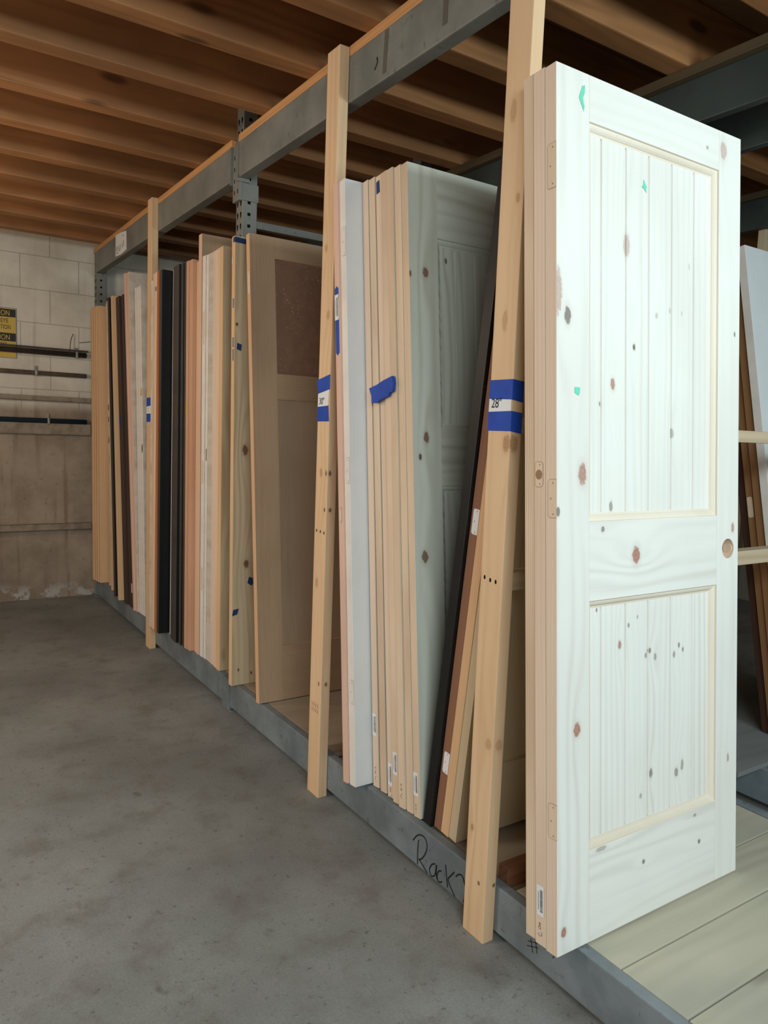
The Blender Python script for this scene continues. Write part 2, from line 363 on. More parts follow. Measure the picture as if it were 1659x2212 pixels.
wire([(-.09, 6.117, 1.94), (-.06, 6.105, 1.945), (-.01, 6.115, 1.955)], .0018, 'thin loose wire on the block wall near the rack')

# caution sign
sg = empty('caution_sign', (0, 6.118, 0))
tag(sg, 'yellow and black caution sign for eye protection on the block wall', 'sign')
XR, XL = -.518, -.776
boxobj('board', (XL, XR, -.004, 0, 1.786, 2.142), m_galv, sg, .002)
def plate(z0, z1, m, nm, x0=XL+.006, x1=XR-.006, y=-.0046):
    bm = bmesh.new(); bx(bm, x0, x1, y, -.0041, z0, z1); mk(nm, bm, m, sg)
plate(1.791, 2.137, m_yellow, 'yellow_face'); plate(2.076, 2.132, m_signb, 'black_band', y=-.0050); plate(1.905, 1.963, m_signb, 'black_band', y=-.0050)
def sgtext(t, xr, z, h, m, sx, nm='lettering'):
    me = textmesh(t, h/.70, sx); xs = [v.co.x for v in me.vertices]; zs = [v.co.y for v in me.vertices]; mx = max(xs)
    for v in me.vertices: v.co = Vector((xr+(v.co.x-mx), -.0056, z+v.co.y))
    me.materials.clear(); me.materials.append(m); o = bpy.data.objects.new(nm, me); COL.objects.link(o); o.parent = sg
sgtext('CAUTION', -.563, 2.085, .037, m_yellow, .72); sgtext('EYE', -.572, 2.034, .031, m_signb, .72)
sgtext('PROTECTION', -.558, 1.989, .031, m_signb, .62); sgtext('CAUTION', -.563, 1.914, .037, m_yellow, .72); sgtext('AREA', -.582, 1.877, .020, m_signb, .75)

# ------------------------------------------------------------------ pallet racks
def beam(x0, x1, y0, y1, z0, z1, m, label, group, flange=0):
    bm = bmesh.new()
    bx(bm, x0, x1, y0, y1, z0, z1, bev=.004)
    root = empty('rack_beam', (0, 0, 0)); mk('box_section', bm, m, root)
    for ya in (y0, y1):                                    # end connector plates with rivets
        b2 = bmesh.new(); s = -1 if ya == y0 else 1
        bx(b2, x0-.004 if x0 < .5 else x0-.003, x1+.003, min(ya, ya+s*.006), max(ya, ya+s*.006), z0-.015, z1, bev=.001)
        mk('end_connector', b2, m, root)
    return tag(root, label, 'beam', group)
BF = .008
YN, YM0, YM1, YF0 = .56, 3.292, 3.366, 6.035
gb = 'grey steel beams of the door racks'
near_up = beam(BF, BF+.05, YN+.08, YM0-.0085, 2.452, 2.602, m_rack, 'grey upper front rack beam over the 28 and 30 inch doors', gb)
far_up = beam(BF, BF+.05, YM1+.0085, YF0-.008, 2.452, 2.602, m_rack, 'grey upper front rack beam at the far end with a paper note', gb)
near_lo = beam(BF, BF+.032, YN+.08, YM0-.0085, .028, .1565, m_rackl, 'dirty grey lower front rack beam with handwriting near the camera', gb)
far_lo = beam(BF, BF+.032, YM1+.0085, YF0-.008, .028, .1565, m_rackl, 'dirty grey lower front rack beam running to the back wall', gb)
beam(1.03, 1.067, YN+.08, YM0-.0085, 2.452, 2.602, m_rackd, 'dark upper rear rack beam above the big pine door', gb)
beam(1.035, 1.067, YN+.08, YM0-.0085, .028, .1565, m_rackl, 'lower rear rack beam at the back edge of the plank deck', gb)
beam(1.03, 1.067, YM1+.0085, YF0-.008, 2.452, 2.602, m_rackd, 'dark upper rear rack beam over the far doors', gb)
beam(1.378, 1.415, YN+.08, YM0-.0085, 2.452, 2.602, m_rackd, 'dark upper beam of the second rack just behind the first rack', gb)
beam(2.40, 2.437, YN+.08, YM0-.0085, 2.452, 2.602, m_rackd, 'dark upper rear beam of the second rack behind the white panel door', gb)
beam(1.378, 1.412, YN+.08, YM0-.0085, .028, .1565, m_rackl, 'lower front beam of the second rack', gb)
beam(2.40, 2.434, YN+.08, YM0-.0085, .028, .1565, m_rackl, 'lower rear beam of the second rack', gb)

def strip(x0, x1, y0, y1, label):
    o = boxobj('wood_strip', (x0, x1, y0, y1, 2.6025, 2.636), m_strip if x0 < .5 else m_stripd, None, .003)
    tag(o, label, 'wood strip', 'wooden strips laid on the upper beams')
strip(BF, BF+.087, .62, 3.29, 'orange wooden strip on top of the near upper front beam')
strip(BF, BF+.087, 3.37, 6.09, 'orange wooden strip on top of the far upper front beam')
strip(1.0, 1.075, .62, 3.29, 'wooden strip on the upper rear beam behind the big pine door')
strip(1.375, 1.46, .62, 3.29, 'wooden strip on the upper front beam of the second rack')
strip(2.39, 2.47, .62, 3.29, 'wooden strip on the upper rear beam of the second rack')

def upright(x0, y0, y1, z1, label, depth=1.05):
    root = empty('upright_frame', (0, 0, 0)); tag(root, label, 'rack upright', 'upright frames of the steel racks')
    def column(xa, xb, front):
        bm = bmesh.new(); bx(bm, xa, xb, y0, y1, .008, z1, 0, .003)
        z = .12
        while z < z1-.06:
            xo = xa-.0006 if front else xb+.0006
            for yy in (y0+.019, y1-.019):                   # teardrop slots on the face
                pts = []
                for k in range(14):
                    a = 2*math.pi*k/14; rr = .0085
                    dz = math.sin(a)*rr*(1.25 if math.sin(a) > 0 else 2.1); w = rr*math.cos(a)*(1. if math.sin(a) > 0 else .75)
                    pts.append((xo, yy+w, z+dz))
                poly(bm, pts, 1)
            for yo in (y0-.0006, y1+.0006):                 # square slots on the sides
                xm = (xa+xb)/2-.004; poly(bm, [(xm-.007, yo, z-.007), (xm+.007, yo, z-.007), (xm+.007, yo, z+.007), (xm-.007, yo, z+.007)], 1)
            z += .0508
        o = mk('column', bm, [m_rack, m_dark], root)
        boxobj('foot_plate', (xa-.022, xb+.012, y0-.016, y1+.016, 0, .008), m_rackl, root, .001)
        return o
    column(x0, x0+.07, True); column(x0+depth-.07, x0+depth, False)
    ym = (y0+y1)/2
    for z in (.32, 1.25, 2.255):
        boxobj('brace', (x0+.07, x0+depth-.07, ym-.016, ym+.016, z, z+.033), m_rack, root, .002)
    for za, zb in ((.36, 1.24), (1.29, 2.24)):
        bm = bmesh.new(); L = math.hypot(depth-.14, zb-za); bx(bm, 0, L, -.012, .012, -.014, .014, bev=.002)
        bmesh.ops.rotate(bm, verts=bm.verts, cent=(0, 0, 0), matrix=Matrix.Rotation(-math.atan2(zb-za, depth-.14), 3, 'Y'))
        bmesh.ops.translate(bm, verts=bm.verts, vec=(x0+.07, ym, za)); mk('brace', bm, m_rack, root)
    return root
mid = upright(.033, YM0, YM1, 2.80, 'perforated grey steel upright between the two bays of the front rack', 1.035)
far = upright(.020, YF0, YF0+.072, 2.60, 'perforated grey steel upright in the corner by the block wall')
# connector sleeve on the middle upright where the upper beams hook in
sl = bmesh.new(); bx(sl, .016, .0325, YM0-.0015, YM1+.0015, 2.36, 2.60, bev=.001); bx(sl, .0325, .106, YM0-.0065, YM0-.0005, 2.36, 2.434, bev=.001)
for z in (2.40, 2.45, 2.50, 2.55):
    for yy in (YM0+.018, YM1-.018): poly(sl, [(.0154, yy-.004, z-.009), (.0154, yy+.004, z-.009), (.0154, yy+.004, z+.009), (.0154, yy-.004, z+.009)], 1)
mk('connector_plate', sl, [m_rack, m_dark], mid)
sl = bmesh.new(); bx(sl, .006, .032, YM0-.0015, YM1+.0015, .010, .156, bev=.001); mk('connector_plate', sl, [m_rackl, m_dark], mid)

# handwriting and marks on the near beams
hb = bmesh.new(); xw = BF-.0008
W_ = .0045
for st in ([(1.754, .112), (1.755, .069), (1.753, .034)],
           [(1.781, .098), (1.766, .118), (1.747, .132), (1.723, .134), (1.71, .116), (1.715, .09), (1.733, .062), (1.748, .052)],
           [(1.748, .054), (1.727, .044), (1.702, .032)],
           [(1.666, .080), (1.682, .070), (1.693, .048), (1.683, .034), (1.668, .042), (1.662, .060), (1.66, .080), (1.66, .056), (1.655, .038)],
           [(1.635, .074), (1.648, .067), (1.655, .050), (1.65, .037), (1.64, .036), (1.63, .044)],
           [(1.618, .103), (1.612, .075), (1.604, .040)], [(1.577, .102), (1.59, .085), (1.603, .066), (1.592, .050), (1.57, .031)],
           [(1.57, .092), (1.556, .106), (1.542, .109), (1.532, .096), (1.525, .078), (1.527, .052), (1.53, .036), (1.515, .038)]):
    stroke(hb, st, W_, xw)
o = mk('handwriting', hb, m_ink, near_lo); o['label'] = 'black marker writing reading Rack 2'
for st in ([(1.276, .077), (1.244, .09)], [(1.278, .063), (1.24, .08)], [(1.266, .089), (1.257, .056)], [(1.25, .095), (1.242, .064)], [(1.2, .12), (1.185, .10), (1.19, .085)]):
    hb = bmesh.new(); stroke(hb, st, .002, xw); mk('pen_line', hb, m_ink, near_lo)
nb = bmesh.new(); poly(nb, [(xw, 5.43, 2.612), (xw, 5.30, 2.604), (xw, 5.155, 2.588), (xw, 5.15, 2.47), (xw, 5.29, 2.462), (xw, 5.43, 2.47)])
nn = mk('paper_note', nb, m_paper, far_up)
nb = bmesh.new()
for st in ([(5.41, 2.53), (5.40, 2.50), (5.38, 2.53), (5.37, 2.49)], [(5.35, 2.52), (5.33, 2.49), (5.31, 2.53), (5.30, 2.49)], [(5.27, 2.53), (5.25, 2.50), (5.23, 2.54), (5.21, 2.50)], [(5.40, 2.49), (5.36, 2.48)], [(5.25, 2.575), (5.22, 2.57)]):
    stroke(nb, st, .005, xw-.0006)
mk('lettering', nb, m_pencil, nn)
m_drip = paint('drip', (96, 90, 80), (84, 80, 72), .5, .4)
for q in ([(2.10, 2.597), (2.108, 2.47)], [(1.80, 2.597), (1.80, 2.49)]):
    st_ = bmesh.new(); stroke(st_, q, .022, xw); mk('paint_drip', st_, m_drip, near_up)
st_ = bmesh.new(); stroke(st_, [(2.155, 2.535), (2.15, 2.52), (2.165, 2.50)], .006, xw); mk('scuff', st_, m_ink, near_up)

# deck boards and plywood
for i in range(5):
    y1 = 1.362-.1735*i
    o = boxobj('deck_plank', (.042, 1.026, y1-.169, y1, .118, .1555), m_plank, None, .003)
    tag(o, ['grey plank under the foot of the big pine door', 'grey deck plank second from the wooden divider post', 'grey deck plank third from the divider post',
            'grey deck plank nearest the camera at the bottom edge', 'grey deck plank just below the picture edge'][i], 'plank', 'grey planks of the rack deck')
for y0, y1, zt, lab in ((1.372, 2.33, .1385, 'dusty plywood deck sheet under the 30 inch doors'), (2.336, 3.26, .1565, 'dusty plywood deck sheet in front of the shaker door'),
                        (3.38, 4.70, .1565, 'plywood deck sheet under the middle doors'), (4.71, 6.0, .1565, 'plywood deck sheet under the far doors')):
    o = boxobj('plywood_sheet', (.042, 1.026, y0, y1, zt-.018, zt), m_ply, None, .001); tag(o, lab, 'plywood', 'plywood sheets of the rack deck')
bm = bmesh.new(); bx(bm, 1.22, 2.36, 1.46, 3.2, .1575, .1755, 0)
for f in bm.faces:
    if abs(f.normal.y) > .9: f.material_index = 1
o = mk('plywood_sheet', bm, [m_ply2, m_plye]); tag(o, 'grey plywood sheet with a pale edge on the second rack', 'plywood')

# wooden divider posts
m_stud28 = wood('spruce_stud_knots', (222, 188, 148), (192, 152, 110), 170, 9, 'z', [(.014, 1.335, .014, .022, .8), (.045, 1.64, .010, .026, .5), (.02, 1.93, .008, .012, .6), (.055, 2.14, .012, .03, .5), (.07, .30, .006, .010, .8), (.02, .55, .012, .016, .5), (-.02, .86, .012, .02, .6), (.03, .16, .005, .006, .9, 1)], kcol=(186, 140, 100), kdark=(138, 96, 62), contrast=.5, fine=.3, blot=.35, tint=(198, 156, 114))
m_stud30 = wood('spruce_stud_knots_b', (222, 188, 148), (192, 152, 110), 170, 9, 'z', [(.03, 1.75, .012, .016, .6), (.06, 1.98, .010, .014, .6), (.05, 1.20, .010, .016, .7), (.01, 1.20, .006, .010, .9, 1), (.015, 1.07, .006, .008, .9, 1), (.06, .80, .010, .02, .6), (.02, .43, .006, .008, .8, 1)], kcol=(186, 140, 100), kdark=(138, 96, 62), contrast=.5, fine=.3, blot=.35, tint=(198, 156, 114))
def post(y0, y1, zt, label, rails=()):
    root = empty('divider_post', (-.030, y0, 0)); tag(root, label, 'wooden post', 'wooden posts standing against the front of the rack')
    boxobj('stud', (0, .0375, 0, y1-y0, 0, zt), m_stud28 if y0 < 2 else m_stud30 if y0 < 3 else m_lumber, root, .003)
    return root
p28 = post(1.403, 1.487, 2.632, 'wooden stud post with the 28 inch label and blue tape')
p30 = post(2.328, 2.413, 2.632, 'wooden stud post with the 30 inch label and blue tape')
pfar = post(4.462, 4.546, 2.632, 'farthest wooden stud post, among the dark and pale doors')
for z0, z1 in ((.953, 1.001), (1.363, 1.402)):
    boxobj('rail', (.038, 2.40, .022, .072, z0, z1), m_lumx, p28, .003)
boxobj('base_board', (.073, .95, -.008, .03, .139, .196), wood('reddish_board', (150, 104, 74), (118, 80, 56), 200, 8, 'x'), p28, .003)
def screws(par, pts, y0):
    for y, z in pts:
        bm = bmesh.new(); poly(bm, [(-.0006, y-y0+.0035*math.cos(2*math.pi*k/10), z+.006*math.sin(2*math.pi*k/10)) for k in range(10)])
        mk('screw_hole', bm, m_dark, par)
screws(p28, [(1.47, .986), (1.448, .982), (1.427, .981)], 1.403); screws(p30, [(2.395, .990), (2.367, .989), (2.340, .987)], 2.328)
# stamped ink and marks on the 30 inch post
bm = bmesh.new()
for r in range(2):
    for k in range(4): stroke(bm, [(.066-.014*k, .352-r*.02), (.060-.014*k, .342-r*.02), (.066-.014*k, .338-r*.02)], .0018, -.0006)
mk('ink_stamp', bm, m_pencil, p30)

def size_label(par, y0, tops, card, bots, txt, tpos, size, wrap=.03):
    """card taped on the face of a post; coordinates are world y,z pairs measured on the face"""
    c = lambda y, z, x=-.0012: (x, y-y0, z)
    root = empty('size_label', (0, 0, 0)); root.parent = par
    bm = bmesh.new(); poly(bm, [c(*q, -.0008) for q in card]); mk('card', bm, m_paper, root)
    for q, nm in ((tops, 0), (bots, 1)):
        bm = bmesh.new(); poly(bm, [c(*v) for v in q])
        if wrap:
            a, b = q[1], q[2]
            poly(bm, [(-.0012, -.0012, a[1]), (wrap, -.0012, a[1]-.004), (wrap, -.0012, b[1]-.006), (-.0012, -.0012, b[1])])
        mk('tape', bm, m_blue, root)
    if txt:
        put_text('number', txt, size, c(tpos[0], tpos[1], -.0016), (0, -1, 0), (0, 0, 1), m_ink, root, .84)
    return root
o = size_label(p28, 1.403, [(1.488, 1.494), (1.4018, 1.494), (1.4018, 1.444), (1.488, 1.447)], [(1.4868, 1.455), (1.405, 1.449), (1.4045, 1.415), (1.4875, 1.413)],
               [(1.488, 1.414), (1.4018, 1.416), (1.4018, 1.366), (1.488, 1.366)], '28"', (1.478, 1.4245), .034, .036)
o['label'] = 'white card reading 28 inches between blue tape strips'
o = size_label(p30, 2.328, [(2.423, 1.528), (2.3268, 1.546), (2.3268, 1.494), (2.412, 1.480)], [(2.412, 1.484), (2.331, 1.496), (2.337, 1.436), (2.4125, 1.432)],
               [(2.413, 1.434), (2.334, 1.438), (2.328, 1.383), (2.413, 1.382)], '30"', (2.402, 1.4425), .033, .0)
o['label'] = 'white card reading 30 inches between blue tape strips'
o = size_label(pfar, 4.462, [(4.546, 1.503), (4.463, 1.506), (4.463, 1.458), (4.546, 1.452)], [(4.546, 1.453), (4.464, 1.456), (4.464, 1.412), (4.546, 1.41)],
               [(4.546, 1.411), (4.463, 1.412), (4.463, 1.364), (4.546, 1.362)], None, None, 0, 0)
bm = bmesh.new()
stroke(bm, [(4.52-4.462, 1.440), (4.505-4.462, 1.445), (4.51-4.462, 1.432), (4.505-4.462, 1.422), (4.52-4.462, 1.424)], .003, -.0014)
mk('number', bm, m_pencil, o)
o['label'] = 'small white card between two blue tape strips'

# ------------------------------------------------------------------ doors
TAB = {
'D1':(-.063,1.114,1.286,.0345,2.032),'D2':(-.063,1.1495,1.322,.0345,2.032),'D3':(-.060,1.185,1.358,.034,2.032),
'B1':(.044,1.622,1.405,.0335,2.032),'B2':(.043,1.657,1.4405,.035,2.032),'B3':(.045,1.694,1.478,.0345,2.032),'B4':(.033,1.731,1.5145,.038,2.032),
'e':(.030,1.778,1.996,.034,2.032),'d':(.028,1.815,2.031,.034,2.032),'c3':(.022,1.851,2.066,.034,2.032),'c2':(.024,1.887,2.101,.034,2.032),'c1':(.030,1.926,2.140,.0345,2.032),'b':(.029,1.968,2.180,.036,2.032),'a':(.028,2.012,2.220,.036,2.032),
'W':(-.038,2.057,2.2585,.0355,2.032),'W2':(-.046,2.095,2.2945,.029,2.032),
'O1':(-.003,2.922,3.128,.0335,2.032),
'N1':(-.020,3.197,3.243,.0345,2.032),
'P1':(.010,3.428,3.460,.044,2.032),'P2':(.013,3.475,3.507,.033,2.032),'P3a':(.016,3.511,3.542,.0295,2.032),'P3b':(.017,3.543,3.574,.0295,2.032),
'g1a':(.019,3.577,3.606,.0295,2.032),'g1b':(.019,3.609,3.638,.0295,2.032),'g2':(.018,3.642,3.670,.0295,2.032),'w1':(.014,3.675,3.702,.044,2.032),
'T':(.012,3.725,3.752,.044,2.145),'R0':(.016,3.772,3.799,.034,2.02),
'R1':(-.006,3.812,3.836,.044,2.032),'R2':(-.010,3.861,3.883,.034,2.032),
'k1':(-.008,3.900,3.919,.034,2.032),'k2':(-.013,3.942,3.957,.036,2.032),'k3':(-.022,3.997,3.998,.035,2.032),'k4':(-.020,4.037,4.036,.044,2.032),'k4b':(-.014,4.085,4.082,.034,2.032),
'ws':(.006,4.176,4.166,.018,2.032),'k5':(-.050,4.222,4.200,.035,2.032),
'F1':(-.052,4.268,4.252,.030,2.032),'F2':(-.050,4.302,4.290,.034,2.032),'F3':(-.047,4.340,4.334,.040,2.032),'F4':(-.046,4.385,4.376,.036,2.0),
'wh3':(-.008,4.632,4.768,.036,2.032),'wh2':(-.010,4.672,4.808,.036,2.032),'wh2b':(-.012,4.712,4.848,.034,2.032),'wh1':(-.020,4.752,4.985,.044,2.155),'wh0':(-.028,4.800,5.035,.034,2.155),
'dk4':(-.019,4.872,5.092,.034,2.032),'dk3':(-.02,4.912,5.140,.034,2.032),'dk2':(-.025,4.985,5.218,.040,2.032),'dk2b':(-.023,5.032,5.265,.040,2.032),
'tan':(-.040,5.135,5.335,.032,2.045),'wt2':(.06,5.172,5.372,.030,2.075),'wt1':(.05,5.208,5.410,.030,2.070),'dk1':(-.033,5.256,5.445,.044,2.045),
'lt2':(-.004,5.470,5.605,.033,2.045),'lt1':(.020,5.640,5.730,.034,2.045),
'pn':(-.018,5.772,5.822,.036,2.032),'pm':(-.024,5.812,5.862,.044,2.032),'pm2':(-.029,5.860,5.908,.036,2.032),'pf':(-.035,5.905,5.947,.040,2.032),
# rack 2
'rw':(1.65,1.490,1.885,.035,2.032),'rb1':(1.66,1.530,1.927,.034,2.032),'rb2':(1.67,1.567,1.967,.034,2.032),'rb3':(1.68,1.604,2.008,.034,2.032),
}
def place(k):
    x, y0, y1, th, L = TAB[k]; zb = .1565 if k[0] != 'r' else .176
    t = math.atan2(y1-y0, 2.19-zb)
    if t > 0: zb += th*math.sin(t)
    return (x, y0, zb+.0005), -t
def two_panel(w, th, L, st=.108, rails=(.222, .817, 1.005, 1.927)):
    return st, w-st*.92, rails
def body(bm, w, th, L, style):
    """whole door as one mesh: material 0 on the faces, 1 on the narrow edges"""
    if style == 'flush':
        bx(bm, 0, w, 0, th, 0, L, bev=.0018)
    else:
        s0, s1, (r0, r1, r2, r3) = two_panel(w, th, L)
        bx(bm, 0, s0, 0, th, 0, L, bev=.0016); bx(bm, s1, w, 0, th, 0, L, bev=.0016)
        for a, b in ((0, r0), (r1, r2), (r3, L)): bx(bm, s0+.0002, s1-.0002, .0005, th-.0005, a, b)
        for a, b in ((r0, r1), (r2, r3)): bx(bm, s0, s1, th*.33, th*.67, a, b)
    for f in bm.faces:
        f.normal_update()
        f.material_index = 1 if abs(f.normal.y) < .6 else 0
def mortise(par, d0, d1, v0, v1, mat=None, hole=False, line=None):
    """routed hinge seat on the narrow edge, open to the near face when d0 is 0"""
    bm = bmesh.new(); X = -.0004; r = min(.008, (d1-d0)*.45)
    def outline(g, open_):
        pts = []
        a0, a1, b0, b1 = d0+(0 if open_ else g), d1-g, v0+g, v1-g; rr = max(r-g, .001)
        corners = [(a1-rr, b1-rr, 0), (a0+(0 if open_ else rr), b1-(0 if open_ else rr), 90), (a0+(0 if open_ else rr), b0+(0 if open_ else rr), 180), (a1-rr, b0+rr, 270)]
        for cy, cz, a in corners:
            if open_ and a in (90, 180): pts.append((cy, cz)); continue
            for k in range(6):
                q = math.radians(a+18*k); pts.append((cy+rr*math.cos(q), cz+rr*math.sin(q)))
        return pts
    op = d0 <= .004
    poly(bm, [(X, y, z) for y, z in outline(0, op)], 1)
    poly(bm, [(X-.0003, y, z) for y, z in outline(.0011, op)], 0)
    for fr in ((.12, .88) if hole else (.1, .5, .9)):
        yy = (d0+d1)/2+(.004 if fr == .5 else -.003); zz = v0+(v1-v0)*fr
        poly(bm, [(X-.0006, yy+.0018*math.cos(k*.785), zz+.0022*math.sin(k*.785)) for k in range(8)], 1)
    o = mk('latch_mortise' if hole else 'hinge_mortise', bm, [mat or m_mort, line or m_mortline], par)
    return o
def sticker(par, d0, d1, v0, v1, off=0):
    bm = bmesh.new(); X = -.0008-off; poly(bm, [(X, d0, v0), (X, d1, v0), (X, d1, v1), (X, d0, v1)])
    root = mk('barcode_sticker', bm, m_paper, par)
    bm = bmesh.new(); z = v0+(v1-v0)*.14; w = d1-d0; rs = random.Random(int(v0*1e4))
    while z < v1-(v1-v0)*.14:
        h = rs.choice((.0009, .0014, .0022)); poly(bm, [(X-.0003, d0+w*.16, z), (X-.0003, d0+w*.52, z), (X-.0003, d0+w*.52, z+h), (X-.0003, d0+w*.16, z+h)]); z += h+rs.choice((.0009, .0013))
    z = v0+(v1-v0)*.2
    while z < v1-(v1-v0)*.2:
        poly(bm, [(X-.0003, d0+w*.68, z), (X-.0003, d0+w*.8, z), (X-.0003, d0+w*.8, z+.0018), (X-.0003, d0+w*.68, z+.0018)]); z += .0034
    mk('bars', bm, m_ink, root); return root
def patch_edge(par, m, pts, name='tape', off=0):
    bm = bmesh.new(); poly(bm, [(-.0008-off, a, b) for a, b in pts]); return mk(name, bm, m, par)
def patch_face(par, m, pts, name='tape', dep=0):
    bm = bmesh.new(); poly(bm, [(a, dep-.0008, b) for a, b in pts]); return mk(name, bm, m, par)
def pencil(par, y, z, kind):
    bm = bmesh.new(); X = -.0006
    G = {'c': [[(.006, .030), (.009, .036), (.003, .038), (.001, .033)], [(.006, .026), (.006, .016), (.001, .020), (.006, .022), (.001, .025)], [(.0, .008), (.006, .002), (.009, -.004), (.002, -.008)]],
         '8': [[(.008, .014), (.002, .016), (.005, .009), (.009, .004), (.002, .001), (.003, .008), (.008, .014)], [(.0, -.004), (-.002, -.012), (.006, -.016), (.009, -.01)]],
         'n': [[(.009, .012), (.001, .012)], [(.005, .012), (.005, -.004)], [(.009, -.004), (.001, -.004)], [(.008, -.012), (.003, -.016)]]}[kind]
    for s_ in G: stroke(bm, [(y-.005+a, z+b) for a, b in s_], .0012, X)
    mk('pencil_mark', bm, m_pencil, par)

def panel_door(k, w, label, group, mats, opn, mould, grooves=(), panel_mats=None, moulding=True, fl=.42):
    """door whose face shows: stiles, rails, panels and mouldings as parts"""
    loc, rx = place(k); th, L = TAB[k][3], TAB[k][4]
    root = empty('door_slab', loc, rx); tag(root, label, 'door', group)
    (s0, s1, r0, r1, r2, r3) = opn; stl, strr, rt, rm, rb, me = mats
    def part(nm, b, mf, bev=.0012):
        bm = bmesh.new(); bx(bm, *b, bev=bev)
        for f in bm.faces:
            f.normal_update(); f.material_index = 1 if abs(f.normal.y) < .6 else 0
        return mk(nm, bm, [mf, me], root)
    pl = part('stile', (0, s0, 0, th, 0, L), stl); pr = part('stile', (s1, w, 0, th, 0, L), strr)
    part('rail', (s0+.0001, s1-.0001, .0002, th-.0002, r3, L-.0002), rt, .0006); part('rail', (s0+.0001, s1-.0001, .0002, th-.0002, r1, r2), rm, .0006); part('rail', (s0+.0001, s1-.0001, .0002, th-.0002, .0002, r0), rb, .0006)
    dep = th*fl
    for (a, b), pm in zip(((r0, r1), (r2, r3)), panel_mats):
        bm = bmesh.new(); prof = [(s0-.001, dep)]
        for g in grooves: prof += [(g-.003, dep), (g, dep+.0055), (g+.003, dep)]
        prof.append((s1+.001, dep))
        for i in range(len(prof)-1):
            (xa, da), (xb, db) = prof[i], prof[i+1]; poly(bm, [(xa, da, a-.001), (xb, db, a-.001), (xb, db, b+.001), (xa, da, b+.001)])
        poly(bm, [(s0-.001, th-dep, a), (s1+.001, th-dep, a), (s1+.001, th-dep, b), (s0-.001, th-dep, b)])
        mk('panel', bm, pm, root)
        if moulding:                                        # stepped profile ring around the opening
            bm = bmesh.new(); P = [(0., .0008), (.0012, .0050), (.0055, .0058), (.0095, .0075), (.0135, .0110), (.0150, dep-.001), (.0215, dep+.0004)]
            rings = []
            for ins, d in P: rings.append([bm.verts.new(q) for q in ((s0+ins, d, a+ins), (s1-ins, d, a+ins), (s1-ins, d, b-ins), (s0+ins, d, b-ins))])
            for i in range(len(P)-1):
                for j in range(4):
                    bm.faces.new((rings[i][j], rings[i][(j+1) % 4], rings[i+1][(j+1) % 4], rings[i+1][j]))
            mk('moulding', bm, mould, root)
    return root, pl, pr

def slabdoor(k, w, label, group, mf, me, style='panel'):
    loc, rx = place(k); x, y0, y1, th, L = TAB[k]
    bm = bmesh.new(); body(bm, w, th, L, style); o = mk('door_slab', bm, [mf, me]); o.location = loc; o.rotation_euler = (rx, 0, 0)
    return tag(o, label, 'door', group)

# bay of 28 inch pine doors
g28 = '28 inch pine doors nearest the camera'
D1, sl_, sr_ = panel_door('D1', .711, 'large pale knotty pine two-panel door facing the camera with green tape', g28, (m_stL, m_stR, m_rlt, m_rl, m_rlb, m_edge2),
                          (.108, .612, .222, .817, 1.005, 1.927), m_mld, (.164, .253, .340, .431, .523), (m_pn2, m_pn1))
cut(sr_, [((.663, .017, .913), 'y', .027, .08), ((.711, .017, .913), 'x', .0125, .05)])
for pts in ([(.083, 2.0), (.092, 2.004), (.091, 1.985), (.086, 1.975), (.088, 1.962), (.091, 1.957), (.088, 1.944), (.072, 1.972)],): patch_face(D1, m_green, pts)
patch_face(D1, m_green, [(.312, 1.826), (.318, 1.832), (.319, 1.846), (.327, 1.833), (.332, 1.829), (.328, 1.823), (.330, 1.814), (.321, 1.821)], dep=.0345*.42)
patch_face(D1, m_green, [(.058, 1.316), (.076, 1.316), (.075, 1.303), (.072, 1.297), (.062, 1.300), (.058, 1.303)])
mortise(D1, 0, .027, 1.7565, 1.8578); mortise(D1, 0, .027, 1.0162, 1.1052); mortise(D1, 0, .027, .2736, .3568)
D2 = slabdoor('D2', .711, 'pine door just behind the big front door, with a barcode sticker', g28, m_face, m_edge2)
cut(D2, [((0, .019, 1.113), 'x', .0115, .08)]); mortise(D2, .006, .0325, 1.084, 1.143, None, True)
dk = bmesh.new(); poly(dk, [(-.0011, .019+.0105*math.cos(k*.3142), 1.113+.0115*math.sin(k*.3142)) for k in range(20)]); mk('latch_hole', dk, m_mortline, D2)
sticker(D2, .006, .029, .071, .144); pencil(D2, .02, .038, '8')
D3 = slabdoor('D3', .711, 'pine door touching the 28 inch post, third from the camera', g28, m_face, m_edge)
cut(D3, [((0, .0185, .912), 'x', .0125, .07)])

# leaning doors between the 28 and 30 inch posts
gl = 'four doors tilted towards the 28 inch post'
slabdoor('B1', .762, 'cream edged door half hidden behind the 28 inch post', gl, m_creamwood, m_creamwood)
slabdoor('B2', .762, 'honey tan door edge leaning between the cream and the brown doors', gl, m_tan, m_tan, 'flush')
B3 = slabdoor('B3', .762, 'brown door leaning beside the black door, with white hinge plates', gl, m_brown, m_brown)
for a, b in ((.922, .997), (.187, .2565)): mortise(B3, 0, .027, a, b, m_paper)
slabdoor('B4', .762, 'black door leaning towards the 28 inch post', gl, m_black, m_black, 'flush')

